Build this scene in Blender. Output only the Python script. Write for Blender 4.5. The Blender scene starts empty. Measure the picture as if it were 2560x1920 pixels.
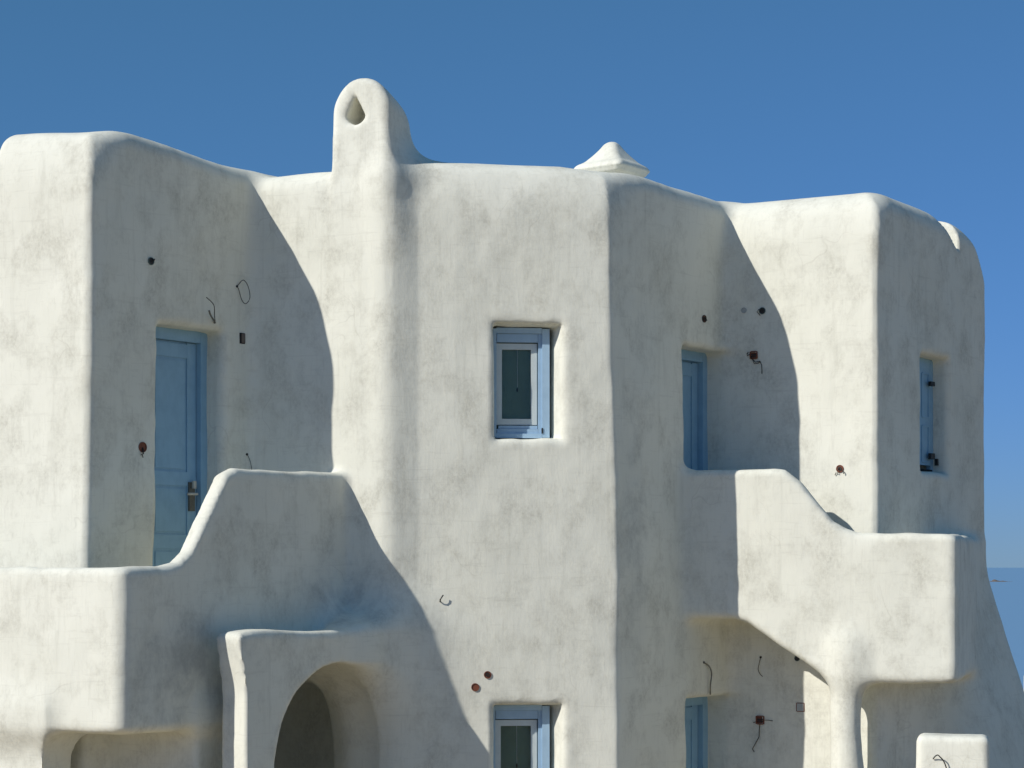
import bpy, bmesh, math, random
import numpy as np
from mathutils import Vector, Matrix

# ------------------------------------------------------------------ camera, sky, sun, exposure
scene = bpy.context.scene
EYE = 3.27                       # eye height above the ground floor
FPX = 5000.0                     # focal length in photograph pixels (2560 wide)
HOR = 1417.0                     # horizon row
cam_d = bpy.data.cameras.new("camera")
cam = bpy.data.objects.new("camera", cam_d)
scene.collection.objects.link(cam)
cam.location = (0, 0, EYE)
cam.rotation_euler = (math.radians(90), 0, 0)
cam_d.sensor_width = 36.0
cam_d.lens = FPX / 2560 * 36.0
cam_d.shift_y = (HOR - 960) / 2560
cam_d.clip_start = 0.1
cam_d.clip_end = 300000
scene.camera = cam

SUN_AZ = math.radians(33)        # light travels from the left, away from the camera
SUN_EL = math.radians(33)
LD = Vector((math.cos(SUN_AZ) * math.cos(SUN_EL), math.sin(SUN_AZ) * math.cos(SUN_EL), -math.sin(SUN_EL)))

world = bpy.data.worlds.new("World")
scene.world = world
world.use_nodes = True
wn, wl = world.node_tree.nodes, world.node_tree.links
wn.clear()
sky = wn.new("ShaderNodeTexSky")
sky.sky_type = 'NISHITA'
sky.sun_disc = False
sky.sun_elevation = SUN_EL
sky.sun_rotation = math.atan2(-LD.x, -LD.y)
sky.altitude = 60
sky.air_density = 1.0
sky.dust_density = 0.0
sky.ozone_density = 10.0
bg = wn.new("ShaderNodeBackground")
bg.inputs[1].default_value = 0.071
wo = wn.new("ShaderNodeOutputWorld")
# the photograph's colour response, the same for the whole sky
sep = wn.new("ShaderNodeSeparateColor"); com = wn.new("ShaderNodeCombineColor")
wl.new(sky.outputs[0], sep.inputs[0])
for ch, (p, k) in enumerate(((0.63, 0.94), (0.55, 1.68), (0.92, 1.30))):
    pw = wn.new("ShaderNodeMath"); pw.operation = 'POWER'; pw.inputs[1].default_value = p
    ml = wn.new("ShaderNodeMath"); ml.operation = 'MULTIPLY'; ml.inputs[1].default_value = k
    wl.new(sep.outputs[ch], pw.inputs[0]); wl.new(pw.outputs[0], ml.inputs[0]); wl.new(ml.outputs[0], com.inputs[ch])
wl.new(com.outputs[0], bg.inputs[0])
wl.new(bg.outputs[0], wo.inputs[0])

sun_d = bpy.data.lights.new("sun", 'SUN')
sun_d.energy = 4.0
sun_d.angle = math.radians(0.5)
sun_d.color = (1.0, 0.955, 0.87)
sun = bpy.data.objects.new("sun", sun_d)
scene.collection.objects.link(sun)
sun.rotation_euler = LD.to_track_quat('-Z', 'Y').to_euler()
sun.location = (-10, -5, 15)

scene.view_settings.view_transform = 'Standard'
scene.view_settings.look = 'None'
scene.view_settings.exposure = 0.0
scene.view_settings.gamma = 1.0
scene.view_settings.use_curve_mapping = False
scene.cycles.max_bounces = 6
scene.cycles.diffuse_bounces = 4

COL = scene.collection
random.seed(7)

# ------------------------------------------------------------------ materials
def new_mat(name):
    m = bpy.data.materials.new(name)
    m.use_nodes = True
    nt = m.node_tree
    return m, nt, nt.nodes["Principled BSDF"]

def N(nt, typ, **kw):
    n = nt.nodes.new(typ)
    for k, v in kw.items():
        setattr(n, k, v)
    return n

def noise(nt, coord, scale, detail=4, rough=0.55, sx=1, sy=1, sz=1, dist=0.0):
    mp = N(nt, "ShaderNodeMapping")
    mp.inputs["Scale"].default_value = (sx, sy, sz)
    nt.links.new(coord, mp.inputs[0])
    t = N(nt, "ShaderNodeTexNoise")
    t.inputs["Scale"].default_value = scale
    t.inputs["Detail"].default_value = detail
    t.inputs["Roughness"].default_value = rough
    t.inputs["Distortion"].default_value = dist
    nt.links.new(mp.outputs[0], t.inputs["Vector"])
    return t.outputs["Fac"]

def ramp(nt, fac, stops):
    r = N(nt, "ShaderNodeValToRGB")
    el = r.color_ramp.elements
    while len(el) < len(stops):
        el.new(0.5)
    for e, (p, c) in zip(el, stops):
        e.position = p
        e.color = (c[0], c[1], c[2], 1) if not isinstance(c, (int, float)) else (c, c, c, 1)
    nt.links.new(fac, r.inputs[0])
    return r.outputs[0]

def mixc(nt, fac, a, b, mode='MIX'):
    m = N(nt, "ShaderNodeMix", data_type='RGBA', blend_type=mode)
    for i, s in ((0, fac), (6, a), (7, b)):
        if isinstance(s, (int, float)):
            m.inputs[i].default_value = s
        elif isinstance(s, tuple):
            m.inputs[i].default_value = (*s, 1)
        else:
            nt.links.new(s, m.inputs[i])
    return m.outputs[2]

def plaster(name="lime_plaster"):
    m, nt, b = new_mat(name)
    co = N(nt, "ShaderNodeTexCoord").outputs["Object"]
    def mul(a, c):
        k = N(nt, "ShaderNodeMath", operation='MULTIPLY')
        nt.links.new(a, k.inputs[0])
        if isinstance(c, (int, float)): k.inputs[1].default_value = c
        else: nt.links.new(c, k.inputs[1])
        return k.outputs[0]
    big = noise(nt, co, 1.1, 3, 0.6)                                   # broad uneven whitewash
    cloud = noise(nt, co, 3.2, 5, 0.70, 1, 1, 0.8, 0.15)                # grey clouds of dirt
    speck = noise(nt, co, 38, 3, 0.75, 1, 1, 0.75)                     # gritty break-up
    brush = noise(nt, co, 1.0, 4, 0.72, 34, 34, 4.5, 0.6)              # vertical brush strokes
    level = noise(nt, co, 1.0, 3, 0.7, 3, 3, 30, 0.5)                  # level trowel passes
    drip = noise(nt, co, 1.0, 3, 0.6, 12, 12, 0.9, 0.3)                # rain streaks
    c = mixc(nt, ramp(nt, big, [(0.36, 0.0), (0.66, 0.55)]), (0.81, 0.805, 0.715), (0.72, 0.715, 0.625))
    g = mul(ramp(nt, cloud, [(0.46, 0.0), (0.66, 1.0)]), ramp(nt, speck, [(0.33, 0.25), (0.62, 1.0)]))
    c = mixc(nt, mul(g, 0.60), c, (0.47, 0.455, 0.385))
    c = mixc(nt, mul(ramp(nt, brush, [(0.54, 0.0), (0.74, 1.0)]), 0.28), c, (0.52, 0.51, 0.44))
    c = mixc(nt, mul(ramp(nt, level, [(0.57, 0.0), (0.76, 1.0)]), 0.30), c, (0.52, 0.51, 0.44))
    c = mixc(nt, mul(ramp(nt, drip, [(0.58, 0.0), (0.78, 1.0)]), 0.24), c, (0.46, 0.45, 0.38))
    # hairline cracks, broken up so that only stretches of them show
    wob = N(nt, "ShaderNodeTexNoise"); wob.inputs["Scale"].default_value = 2.2; wob.inputs["Detail"].default_value = 2
    nt.links.new(co, wob.inputs["Vector"])
    off = N(nt, "ShaderNodeVectorMath", operation='MULTIPLY_ADD')
    nt.links.new(wob.outputs["Color"], off.inputs[0]); off.inputs[1].default_value = (0.7, 0.7, 0.7); nt.links.new(co, off.inputs[2])
    vo = N(nt, "ShaderNodeTexVoronoi", feature='DISTANCE_TO_EDGE'); vo.inputs["Scale"].default_value = 1.15
    nt.links.new(off.outputs[0], vo.inputs["Vector"])
    crack = mul(ramp(nt, vo.outputs["Distance"], [(0.0, 1.0), (0.007, 0.0)]), ramp(nt, noise(nt, co, 1.9, 1, 0.6), [(0.57, 0.0), (0.66, 1.0)]))
    c = mixc(nt, mul(crack, 0.20), c, (0.36, 0.34, 0.28))
    # two damp patches on the left balcony side and a few drips
    geo = N(nt, "ShaderNodeTexCoord").outputs["Object"]
    edge = cloud
    for (cx, cy, cz, rx, rz, amt) in ((-1.37, 15.8, 3.02, 0.50, 0.42, 0.30), (-2.36, 14.50, 2.55, 0.62, 0.55, 0.27), (0.93, 16.25, 3.3, 0.25, 1.5, 0.2)):
        mp = N(nt, "ShaderNodeMapping"); mp.vector_type = 'POINT'
        mp.inputs["Location"].default_value = (-cx / rx, -cy / rx, -cz / rz)
        mp.inputs["Scale"].default_value = (1 / rx, 1 / rx, 1 / rz)
        nt.links.new(geo, mp.inputs[0])
        gr = N(nt, "ShaderNodeTexGradient", gradient_type='SPHERICAL')
        nt.links.new(mp.outputs[0], gr.inputs[0])
        mul = N(nt, "ShaderNodeMath", operation='MULTIPLY')
        nt.links.new(gr.outputs["Fac"], mul.inputs[0]); nt.links.new(ramp(nt, edge, [(0.32, 0.0), (0.62, 1.0)]), mul.inputs[1])
        m2 = N(nt, "ShaderNodeMath", operation='MULTIPLY'); m2.use_clamp = True
        nt.links.new(mul.outputs[0], m2.inputs[0]); m2.inputs[1].default_value = amt * 2
        c = mixc(nt, m2.outputs[0], c, (0.30, 0.33, 0.35))
    nt.links.new(c, b.inputs["Base Color"])
    b.inputs["Roughness"].default_value = 0.92
    b.inputs["Specular IOR Level"].default_value = 0.15
    def madd(a, k, base):
        q = N(nt, "ShaderNodeMath", operation='MULTIPLY_ADD')
        nt.links.new(a, q.inputs[0]); q.inputs[1].default_value = k
        if base is None: q.inputs[2].default_value = 0.0
        else: nt.links.new(base, q.inputs[2])
        return q.outputs[0]
    hh = madd(noise(nt, co, 4.5, 4, 0.6, 1, 1, 0.75), 0.42, None)
    hh = madd(brush, 0.09, hh)
    hh = madd(speck, 0.085, hh)
    bp = N(nt, "ShaderNodeBump")
    bp.inputs["Strength"].default_value = 1.0
    bp.inputs["Distance"].default_value = 0.011
    nt.links.new(hh, bp.inputs["Height"])
    nt.links.new(bp.outputs[0], b.inputs["Normal"])
    return m

def paint(name, col, dark, rough=0.5, scale=9):
    m, nt, b = new_mat(name)
    co = N(nt, "ShaderNodeTexCoord").outputs["Object"]
    n1 = noise(nt, co, scale, 5, 0.6)
    n2 = noise(nt, co, 40, 3, 0.6, 1, 1, 0.15)
    c = mixc(nt, ramp(nt, n1, [(0.42, 0.0), (0.75, 0.6)]), col, dark)
    c = mixc(nt, ramp(nt, n2, [(0.55, 0.0), (0.8, 0.35)]), c, dark)
    nt.links.new(c, b.inputs["Base Color"])
    b.inputs["Roughness"].default_value = rough
    bp = N(nt, "ShaderNodeBump"); bp.inputs["Distance"].default_value = 0.002
    bp.inputs["Strength"].default_value = 0.5
    nt.links.new(n2, bp.inputs["Height"]); nt.links.new(bp.outputs[0], b.inputs["Normal"])
    return m

M = {}
M["plaster"] = plaster()
M["blue"] = paint("blue_paint", (0.29, 0.49, 0.65), (0.21, 0.38, 0.53), 0.45)
M["pale_blue"] = paint("pale_blue_paint", (0.36, 0.52, 0.68), (0.27, 0.41, 0.56), 0.5)
M["sash"] = paint("pale_sash_paint", (0.60, 0.66, 0.66), (0.48, 0.53, 0.54), 0.4)
M["terracotta"] = paint("rusty_plastic", (0.20, 0.06, 0.03), (0.07, 0.025, 0.015), 0.7, 60)
M["black"] = paint("black_rubber", (0.02, 0.018, 0.016), (0.035, 0.03, 0.026), 0.6, 40)
M["iron"] = paint("black_iron", (0.012, 0.012, 0.012), (0.03, 0.025, 0.02), 0.5, 40)
M["steel"] = paint("worn_steel", (0.20, 0.19, 0.16), (0.10, 0.095, 0.08), 0.35, 40)
M["steel"].node_tree.nodes["Principled BSDF"].inputs["Metallic"].default_value = 0.5
M["brass"] = paint("pale_metal", (0.55, 0.54, 0.48), (0.4, 0.38, 0.33), 0.3, 40)
M["greyplastic"] = paint("grey_plastic", (0.42, 0.44, 0.43), (0.30, 0.31, 0.31), 0.6, 30)
M["teal"] = paint("green_grey_plastic", (0.10, 0.17, 0.16), (0.05, 0.08, 0.08), 0.6, 30)
M["blind"] = paint("dark_blind", (0.17, 0.26, 0.21), (0.12, 0.18, 0.15), 0.9, 6)
M["darkgap"] = paint("dark_gap", (0.01, 0.01, 0.012), (0.02, 0.02, 0.02), 0.9, 20)
gm, gnt, gb = new_mat("window_glass")
gb.inputs["Base Color"].default_value = (0.9, 0.95, 0.94, 1)
gb.inputs["Transmission Weight"].default_value = 1.0
gb.inputs["Roughness"].default_value = 0.02
gb.inputs["IOR"].default_value = 1.3
M["glass"] = gm

def ground_mat():
    m, nt, b = new_mat("dry_earth")
    co = N(nt, "ShaderNodeTexCoord").outputs["Object"]
    n1 = noise(nt, co, 0.35, 8, 0.6)
    n2 = noise(nt, co, 6, 6, 0.65)
    c = mixc(nt, n1, (0.51, 0.395, 0.24), (0.38, 0.29, 0.17))
    c = mixc(nt, ramp(nt, n2, [(0.5, 0.0), (0.8, 0.7)]), c, (0.28, 0.225, 0.125))
    nt.links.new(c, b.inputs["Base Color"]); b.inputs["Roughness"].default_value = 0.95
    bp = N(nt, "ShaderNodeBump"); bp.inputs["Distance"].default_value = 0.05
    nt.links.new(n2, bp.inputs["Height"]); nt.links.new(bp.outputs[0], b.inputs["Normal"])
    return m
def sea_mat():
    m, nt, b = new_mat("sea_water")
    co = N(nt, "ShaderNodeTexCoord").outputs["Object"]
    n = noise(nt, co, 0.05, 6, 0.6)
    b.inputs["Base Color"].default_value = (0.19, 0.345, 0.53, 1)
    b.inputs["Roughness"].default_value = 0.45
    b.inputs["IOR"].default_value = 1.33
    bp = N(nt, "ShaderNodeBump"); bp.inputs["Distance"].default_value = 2.5
    bp.inputs["Strength"].default_value = 0.35
    nt.links.new(n, bp.inputs["Height"]); nt.links.new(bp.outputs[0], b.inputs["Normal"])
    return m
M["ground"] = ground_mat()
M["sea"] = sea_mat()
M["rock"] = paint("dark_rock", (0.16, 0.13, 0.11), (0.08, 0.07, 0.06), 0.9, 0.2)

# ------------------------------------------------------------------ small helpers
def tag(o, label=None, cat=None, group=None, kind=None):
    if label: o["label"] = label
    if cat: o["category"] = cat
    if group: o["group"] = group
    if kind: o["kind"] = kind
    return o

def link_mesh(name, me, mat, parent=None, smooth=True):
    o = bpy.data.objects.new(name, me)
    COL.objects.link(o)
    if mat is not None:
        me.materials.append(mat)
    if smooth:
        me.polygons.foreach_set("use_smooth", [True] * len(me.polygons))
    if parent is not None:
        set_parent(o, parent)
    return o

def wmat(o):
    m = o.matrix_basis.copy()
    p, c = o.parent, o
    while p is not None:
        m = p.matrix_basis @ c.matrix_parent_inverse @ m
        c, p = p, p.parent
    return m

def set_parent(o, parent):
    o.parent = parent
    o.matrix_parent_inverse = wmat(parent).inverted()

def bm_object(name, bm, mat, parent=None, bevel=0.0, segs=2, smooth=False):
    if bevel > 0:
        bmesh.ops.bevel(bm, geom=[e for e in bm.edges if len(e.link_faces) == 2 and e.calc_face_angle(0) > 0.5],
                        offset=bevel, segments=segs, profile=0.5, affect='EDGES', clamp_overlap=True)
    bmesh.ops.recalc_face_normals(bm, faces=bm.faces)
    me = bpy.data.meshes.new(name)
    bm.to_mesh(me); bm.free()
    return link_mesh(name, me, mat, parent, smooth)

def add_box(bm, c, ax, ay, az, hx, hy, hz):
    c = Vector(c); vs = []
    for sx in (-1, 1):
        for sy in (-1, 1):
            for sz in (-1, 1):
                vs.append(bm.verts.new(c + ax * hx * sx + ay * hy * sy + az * hz * sz))
    for f in ((0, 1, 3, 2), (4, 6, 7, 5), (0, 4, 5, 1), (2, 3, 7, 6), (0, 2, 6, 4), (1, 5, 7, 3)):
        bm.faces.new([vs[i] for i in f])

def add_tube(bm, pts, r, seg=6, r_end=None):
    pts = [Vector(p) for p in pts]
    rings = []
    up = Vector((0.31, 0.17, 0.93))
    for i, p in enumerate(pts):
        t = (pts[min(i + 1, len(pts) - 1)] - pts[max(i - 1, 0)]).normalized()
        a = t.cross(up)
        if a.length < 1e-3: a = t.cross(Vector((1, 0, 0)))
        a.normalize(); b = t.cross(a)
        rr = r if r_end is None else r + (r_end - r) * i / (len(pts) - 1)
        rings.append([bm.verts.new(p + (a * math.cos(2 * math.pi * k / seg) + b * math.sin(2 * math.pi * k / seg)) * rr) for k in range(seg)])
    for i in range(len(rings) - 1):
        for k in range(seg):
            bm.faces.new([rings[i][k], rings[i][(k + 1) % seg], rings[i + 1][(k + 1) % seg], rings[i + 1][k]])
    bm.faces.new(rings[0][::-1]); bm.faces.new(rings[-1])

def add_disc(bm, c, n, r, depth, seg=20, inner=None):
    """short cylinder (or ring when inner is given) along n, from c outwards"""
    n = Vector(n).normalized(); c = Vector(c)
    a = n.cross(Vector((0, 0, 1))).normalized(); b = n.cross(a)
    def ring(rad, off):
        return [bm.verts.new(c + n * off + (a * math.cos(2 * math.pi * k / seg) + b * math.sin(2 * math.pi * k / seg)) * rad) for k in range(seg)]
    o0, o1 = ring(r, 0), ring(r, depth)
    for k in range(seg):
        bm.faces.new([o0[k], o0[(k + 1) % seg], o1[(k + 1) % seg], o1[k]])
    if inner is None:
        bm.faces.new(o1); bm.faces.new(o0[::-1])
    else:
        i0, i1 = ring(inner, 0), ring(inner, depth)
        for k in range(seg):
            j = (k + 1) % seg
            bm.faces.new([i0[j], i0[k], i1[k], i1[j]])
            bm.faces.new([o1[k], o1[j], i1[j], i1[k]])
            bm.faces.new([o0[j], o0[k], i0[k], i0[j]])

Z = Vector((0, 0, 1))
class Plane:
    """a vertical wall plane: base point p, running direction d (rightwards in the picture), outward normal n"""
    def __init__(s, p, d):
        s.p = Vector((p[0], p[1], 0)); s.d = Vector((d[0], d[1], 0)).normalized()
        s.n = Vector((s.d.y, -s.d.x, 0))
    def at(s, u, v):                       # where the line of sight through photo pixel (u, v) meets the wall
        r = Vector(((u - 1280) / FPX, 1, (HOR - v) / FPX))
        k = s.n.dot(s.p) / s.n.dot(Vector((r.x, r.y, 0)))
        return Vector((r.x * k, r.y * k, r.z * k + EYE))
    def pt(s, t, z, out=0.0):              # t metres along, z above ground, out metres proud
        return s.p + s.d * t + s.n * out + Z * z

# ------------------------------------------------------------------ plan of the house (metres, camera at the origin)
C0 = (-3.13, 14.85)                          # near corner of the left block
WD = np.array([0.6, 0.8])                    # direction of the shaded side walls
K0 = (0.784, 16.02)                          # near corner of the middle block
W0 = (3.07, 16.80)                           # near corner of the right block
J2 = (1.864, 17.44)
P_L = Plane(C0, WD)
P_F = Plane((-0.45, 15.90), (K0[0] + 0.45, K0[1] - 15.90))
P_C = Plane(K0, WD)
P_R = Plane(J2, (W0[0] - J2[0], W0[1] - J2[1]))
P_W = Plane(W0, WD)
B1 = (-1.336, 15.90)                         # left balcony side meets the middle block here
A0 = (-0.761, 16.00)                         # arched wall meets the middle block here
PLT = ((1.41, 16.84), (3.61, 16.19), (4.29, 18.36))   # right balcony parapet line
P_B = Plane(PLT[0], (PLT[1][0] - PLT[0][0], PLT[1][1] - PLT[0][1]))
P_BS = Plane((B1[0] - 0.6 * 2.33, B1[1] - 0.8 * 2.33), WD)
P_A = Plane((A0[0] - 0.6 * 2.0, A0[1] - 0.8 * 2.0), WD)

# ------------------------------------------------------------------ signed distances (z here is relative to the eye)
def inset(poly, r):
    poly = [np.array(p, float) for p in poly]
    area = sum(poly[i][0] * poly[(i + 1) % len(poly)][1] - poly[(i + 1) % len(poly)][0] * poly[i][1] for i in range(len(poly)))
    if area < 0: poly = poly[::-1]
    n = len(poly); out = []
    lines = []
    for i in range(n):
        a, b = poly[i], poly[(i + 1) % n]
        d = (b - a) / np.linalg.norm(b - a)
        nrm = np.array([-d[1], d[0]])
        lines.append((a + nrm * r, d))
    for i in range(n):
        (p, d), (q, e) = lines[i - 1], lines[i]
        A = np.array([[d[0], -e[0]], [d[1], -e[1]]])
        t = np.linalg.solve(A, q - p)
        out.append(p + d * t[0])
    return out

def poly2d(x, y, poly):
    n = len(poly)
    d = np.full(x.shape, 1e9, np.float32)
    s = np.ones(x.shape, np.float32)
    for i in range(n):
        ax, ay = poly[i]; bx, by = poly[(i + 1) % n]
        ex, ey = bx - ax, by - ay
        wx, wy = x - ax, y - ay
        h = np.clip((wx * ex + wy * ey) / (ex * ex + ey * ey), 0, 1)
        dx, dy = wx - ex * h, wy - ey * h
        d = np.minimum(d, dx * dx + dy * dy)
        c1 = y >= ay; c2 = y < by; c3 = ex * wy > ey * wx
        flip = (c1 & c2 & c3) | (~c1 & ~c2 & ~c3)
        s = np.where(flip, -s, s)
    return (s * np.sqrt(d)).astype(np.float32)

def prism(d2, z, z0, z1, r):
    q = d2 + r
    w = np.maximum(z0 - z, z - z1) + r
    return np.minimum(np.maximum(q, w), 0) + np.hypot(np.maximum(q, 0), np.maximum(w, 0)) - r

def smin(a, b, k):
    h = np.maximum(k - np.abs(a - b), 0) / k
    return np.minimum(a, b) - h * h * k * 0.25

def smax(a, b, k):
    return -smin(-a, -b, k)

def rbox(a, b, c, ha, hb, hc, r):
    qa, qb, qc = np.abs(a) - ha + r, np.abs(b) - hb + r, np.abs(c) - hc + r
    return np.minimum(np.maximum(qa, np.maximum(qb, qc)), 0) + np.sqrt(np.maximum(qa, 0) ** 2 + np.maximum(qb, 0) ** 2 + np.maximum(qc, 0) ** 2) - r

def sstep(x, a, b):
    t = np.clip((x - a) / (b - a), 0, 1)
    return t * t * (3 - 2 * t)

ZB = -EYE - 0.15
def pl(P, x, y):
    """coordinates along / out of a wall plane"""
    return (x - P.p.x) * P.d.x + (y - P.p.y) * P.d.y, (x - P.p.x) * P.n.x + (y - P.p.y) * P.n.y

RP = 0.07
poly_L = inset([C0, (C0[0] + .6 * 4, C0[1] + .8 * 4), (-1.2, 19.4), (-4.3, 19.4), (C0[0] - .885 * .92, C0[1] + .885 * .39)], RP)
poly_C = inset([(-2.7, 16.44), (-1.45, 15.985), (-1.09, 15.858), (-1.02, 15.838), (-0.95, 15.836), (-0.86, 15.855), (-0.74, 15.880), (-0.45, 15.90), K0, (K0[0] + .6 * 3.6, K0[1] + .8 * 3.6), (1.6, 19.4), (-2.7, 19.4)], RP)
poly_R = inset([(J2[0] - .883 * .7, J2[1] + .469 * .7), W0, (W0[0] + .6 * 2.33, W0[1] + .8 * 2.33), (3.7, 19.6), (1.25, 19.4)], RP)

def chamfer(d, f, z, zt, c, k):
    return smax(d, (f + z - zt) * 0.7071 + c, k)

def s_left(x, y, z):
    zt = 3.34 - 0.10 * sstep(y, 15.1, 16.2) + 0.05 * sstep(-x, 3.2, 3.9)
    xb = x + 0.035 * sstep(-z, -2.5, 1.0)
    d = prism(poly2d(xb, y, poly_L) - RP, z, ZB, zt, 0.165)
    f = -(x - C0[0]) * 0.39 - (y - C0[1]) * 0.92
    return chamfer(d, f, z, zt, 0.10, 0.30)

def s_mid(x, y, z):
    zt = np.interp(x, [-2.1, -1.4, -0.6, 0.4, 0.8, 1.9], [3.17, 3.20, 3.30, 3.285, 3.245, 3.21]).astype(np.float32)
    xb = x - 0.06 * sstep(-z, -2.5, 0.2) * sstep(x, 0.0, 0.7)
    d = prism(poly2d(xb, y, poly_C) - RP, z, ZB, zt, 0.165)
    _, o = pl(P_F, x, y)
    return chamfer(d, o, z, zt, 0.09, 0.28)

def s_right(x, y, z):
    fl = 0.31 * np.logaddexp(0, (-z + 0.02) * 9) / 9
    xb = x - fl * sstep(x, 3.3, 4.3)
    zt = np.interp(x, [1.8, 3.0, 4.0, 4.6], [3.22, 3.22, 3.15, 3.06]).astype(np.float32)
    d = prism(poly2d(xb, y, poly_R) - RP, z, ZB, zt, 0.22)
    _, fr = pl(P_R, x, y)
    d = chamfer(d, fr, z, zt, 0.07, 0.26)
    t, o = pl(P_W, xb, y)
    # big rounding at the far upper end of the side wall
    d = smax(d, t - 2.33 + 0.95 * np.maximum(z - 2.62, 0) ** 1.3, 0.22)
    # drain notch through the roof edge
    zl = np.maximum(3.10 - (t - 1.27) * 0.75, 2.87)
    notch = np.maximum(np.maximum(zl - z, np.maximum(t - 1.63, 1.2 - t)), np.maximum(-0.42 - o, o - 0.3))
    return smax(d, -notch * 0.8, 0.015)

CA = np.array([0.928, -0.372])               # chimney front direction
CC = np.array([-1.21, 15.905])                # middle of the chimney front at eye level
def chim_coords(x, y):
    return (x - CC[0]) * CA[0] + (y - CC[1]) * CA[1], (x - CC[0]) * -CA[1] + (y - CC[1]) * CA[0]
def s_chim(x, y, z):
    s, b = chim_coords(x, y)                 # b: depth, positive away from the camera
    b = b - 0.10 * sstep(-z, -2.98, -2.35) - 0.10 * sstep(-z, -1.6, 0.8)
    ztop = 3.90 - 0.22 * np.maximum(b, 0)
    hw = 0.25 + 0.025 * sstep(-z, -3.6, -2.6)
    top = np.hypot(s, np.maximum(z - (ztop - 0.27), 0) * 0.93) - hw
    r = 0.06 + 0.11 * sstep(-z, -3.0, -1.8)
    q, w = top + r, np.abs(b - 0.23) - 0.23 + r
    d = np.minimum(np.maximum(q, w), 0) + np.hypot(np.maximum(q, 0), np.maximum(w, 0)) - r
    # tear-drop flue opening near the top
    zz = z - 3.60
    zz = np.where(zz > 0, zz / 0.155, zz / 0.085)
    wid = 0.090 * np.where(zz > 0, np.clip(1 - zz, 0, 1) ** 0.8, np.sqrt(np.clip(1 - zz ** 2, 0, 1)))
    hole = np.maximum(np.maximum((np.abs(s + 0.045) - wid) * 0.7, np.maximum(z - 3.755, 3.515 - z)), np.abs(b) - 0.30)
    d = smax(d, -hole, 0.035)
    slot = rbox(s + 0.235, b + 0.02, z - 2.615 + 0.3 * (s + 0.235), 0.035, 0.10, 0.017, 0.012)
    return smax(d, -slot, 0.03)

def s_balL(x, y, z):
    t, o = pl(P_BS, x, y)                    # t from the front corner towards the house
    tt = 2.33 - t
    zt = np.interp(tt, [-1, 1.18, 1.30, 1.66, 1.78, 1.95, 4], [0.755, 0.742, 0.69, 0.13, 0.035, 0.0, 0.0]).astype(np.float32)
    fd = np.array([-0.92, 0.39]); fn = np.array([-0.39, -0.92])
    px, py = P_BS.p.x, P_BS.p.y
    s = (x - px) * fd[0] + (y - py) * fd[1]
    f = (x - px) * fn[0] + (y - py) * fn[1]
    outer = smax(o, f, 0.09)
    shell = np.maximum(np.maximum(outer, -(outer + 0.15)), np.maximum(s - 2.0, t - 2.8))
    d = prism(shell, z, -1.185, zt, 0.065)
    # floor slab
    slab = np.maximum(np.maximum(o, f), s - 1.95) + 0.06
    slab = prism(slab, z, -1.18, -0.75, 0.08)
    d = smin(d, slab, 0.05)
    # outer leg carrying the front, with a soft bracket
    leg = np.maximum(np.abs(s - 1.18) - 0.46, np.abs(f + 0.24) - 0.18)
    leg = prism(leg, z, ZB, -1.0, 0.05)
    return smin(d, leg, 0.26)

def s_under(x, y, z):
    """set-back wall below the left balcony, hollowed into a passage behind the arch"""
    t, o = pl(P_BS, x, y)
    fn = np.array([-0.39, -0.92])
    f = (x - P_BS.p.x) * fn[0] + (y - P_BS.p.y) * fn[1]
    d = np.maximum(np.maximum(o + 0.05, f + 0.75), t - 2.4)
    d = prism(d, z, ZB, -1.0, 0.06)
    ta, oa = pl(P_A, x, y)
    fill = prism(np.maximum(np.abs(oa + 0.45) - 0.27, np.maximum(0.35 - ta, ta - 2.4)), z, ZB, -0.62, 0.05)
    return np.minimum(d, fill)

def s_arch(x, y, z):
    t, o = pl(P_A, x, y)                     # t from the free end towards the house
    cap = 0.065 * sstep(z, -0.95, -0.50)
    dd = np.maximum(np.abs(o + 0.125) - 0.125, np.maximum(0.07 - t - cap, t - 2.4))
    d = prism(dd, z, ZB, -0.475 + 0.012 * np.sin(t * 5), 0.055)
    return d

def arch_hole(x, y, z):
    t, o = pl(P_A, x, y)
    tc, za, rise = 1.103, -0.737, 0.75
    dz = np.clip(za - z, 0, rise) / rise
    wid = np.where(t < tc, 0.71, 0.56) * np.sqrt(np.maximum(1 - (1 - dz) ** 2, 1e-6))
    hole = np.where(z < za, np.abs(t - tc) - wid, np.hypot(z - za, np.abs(t - tc)))
    return np.maximum(hole * 0.75, np.abs(o + 0.2) - 0.7)

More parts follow.
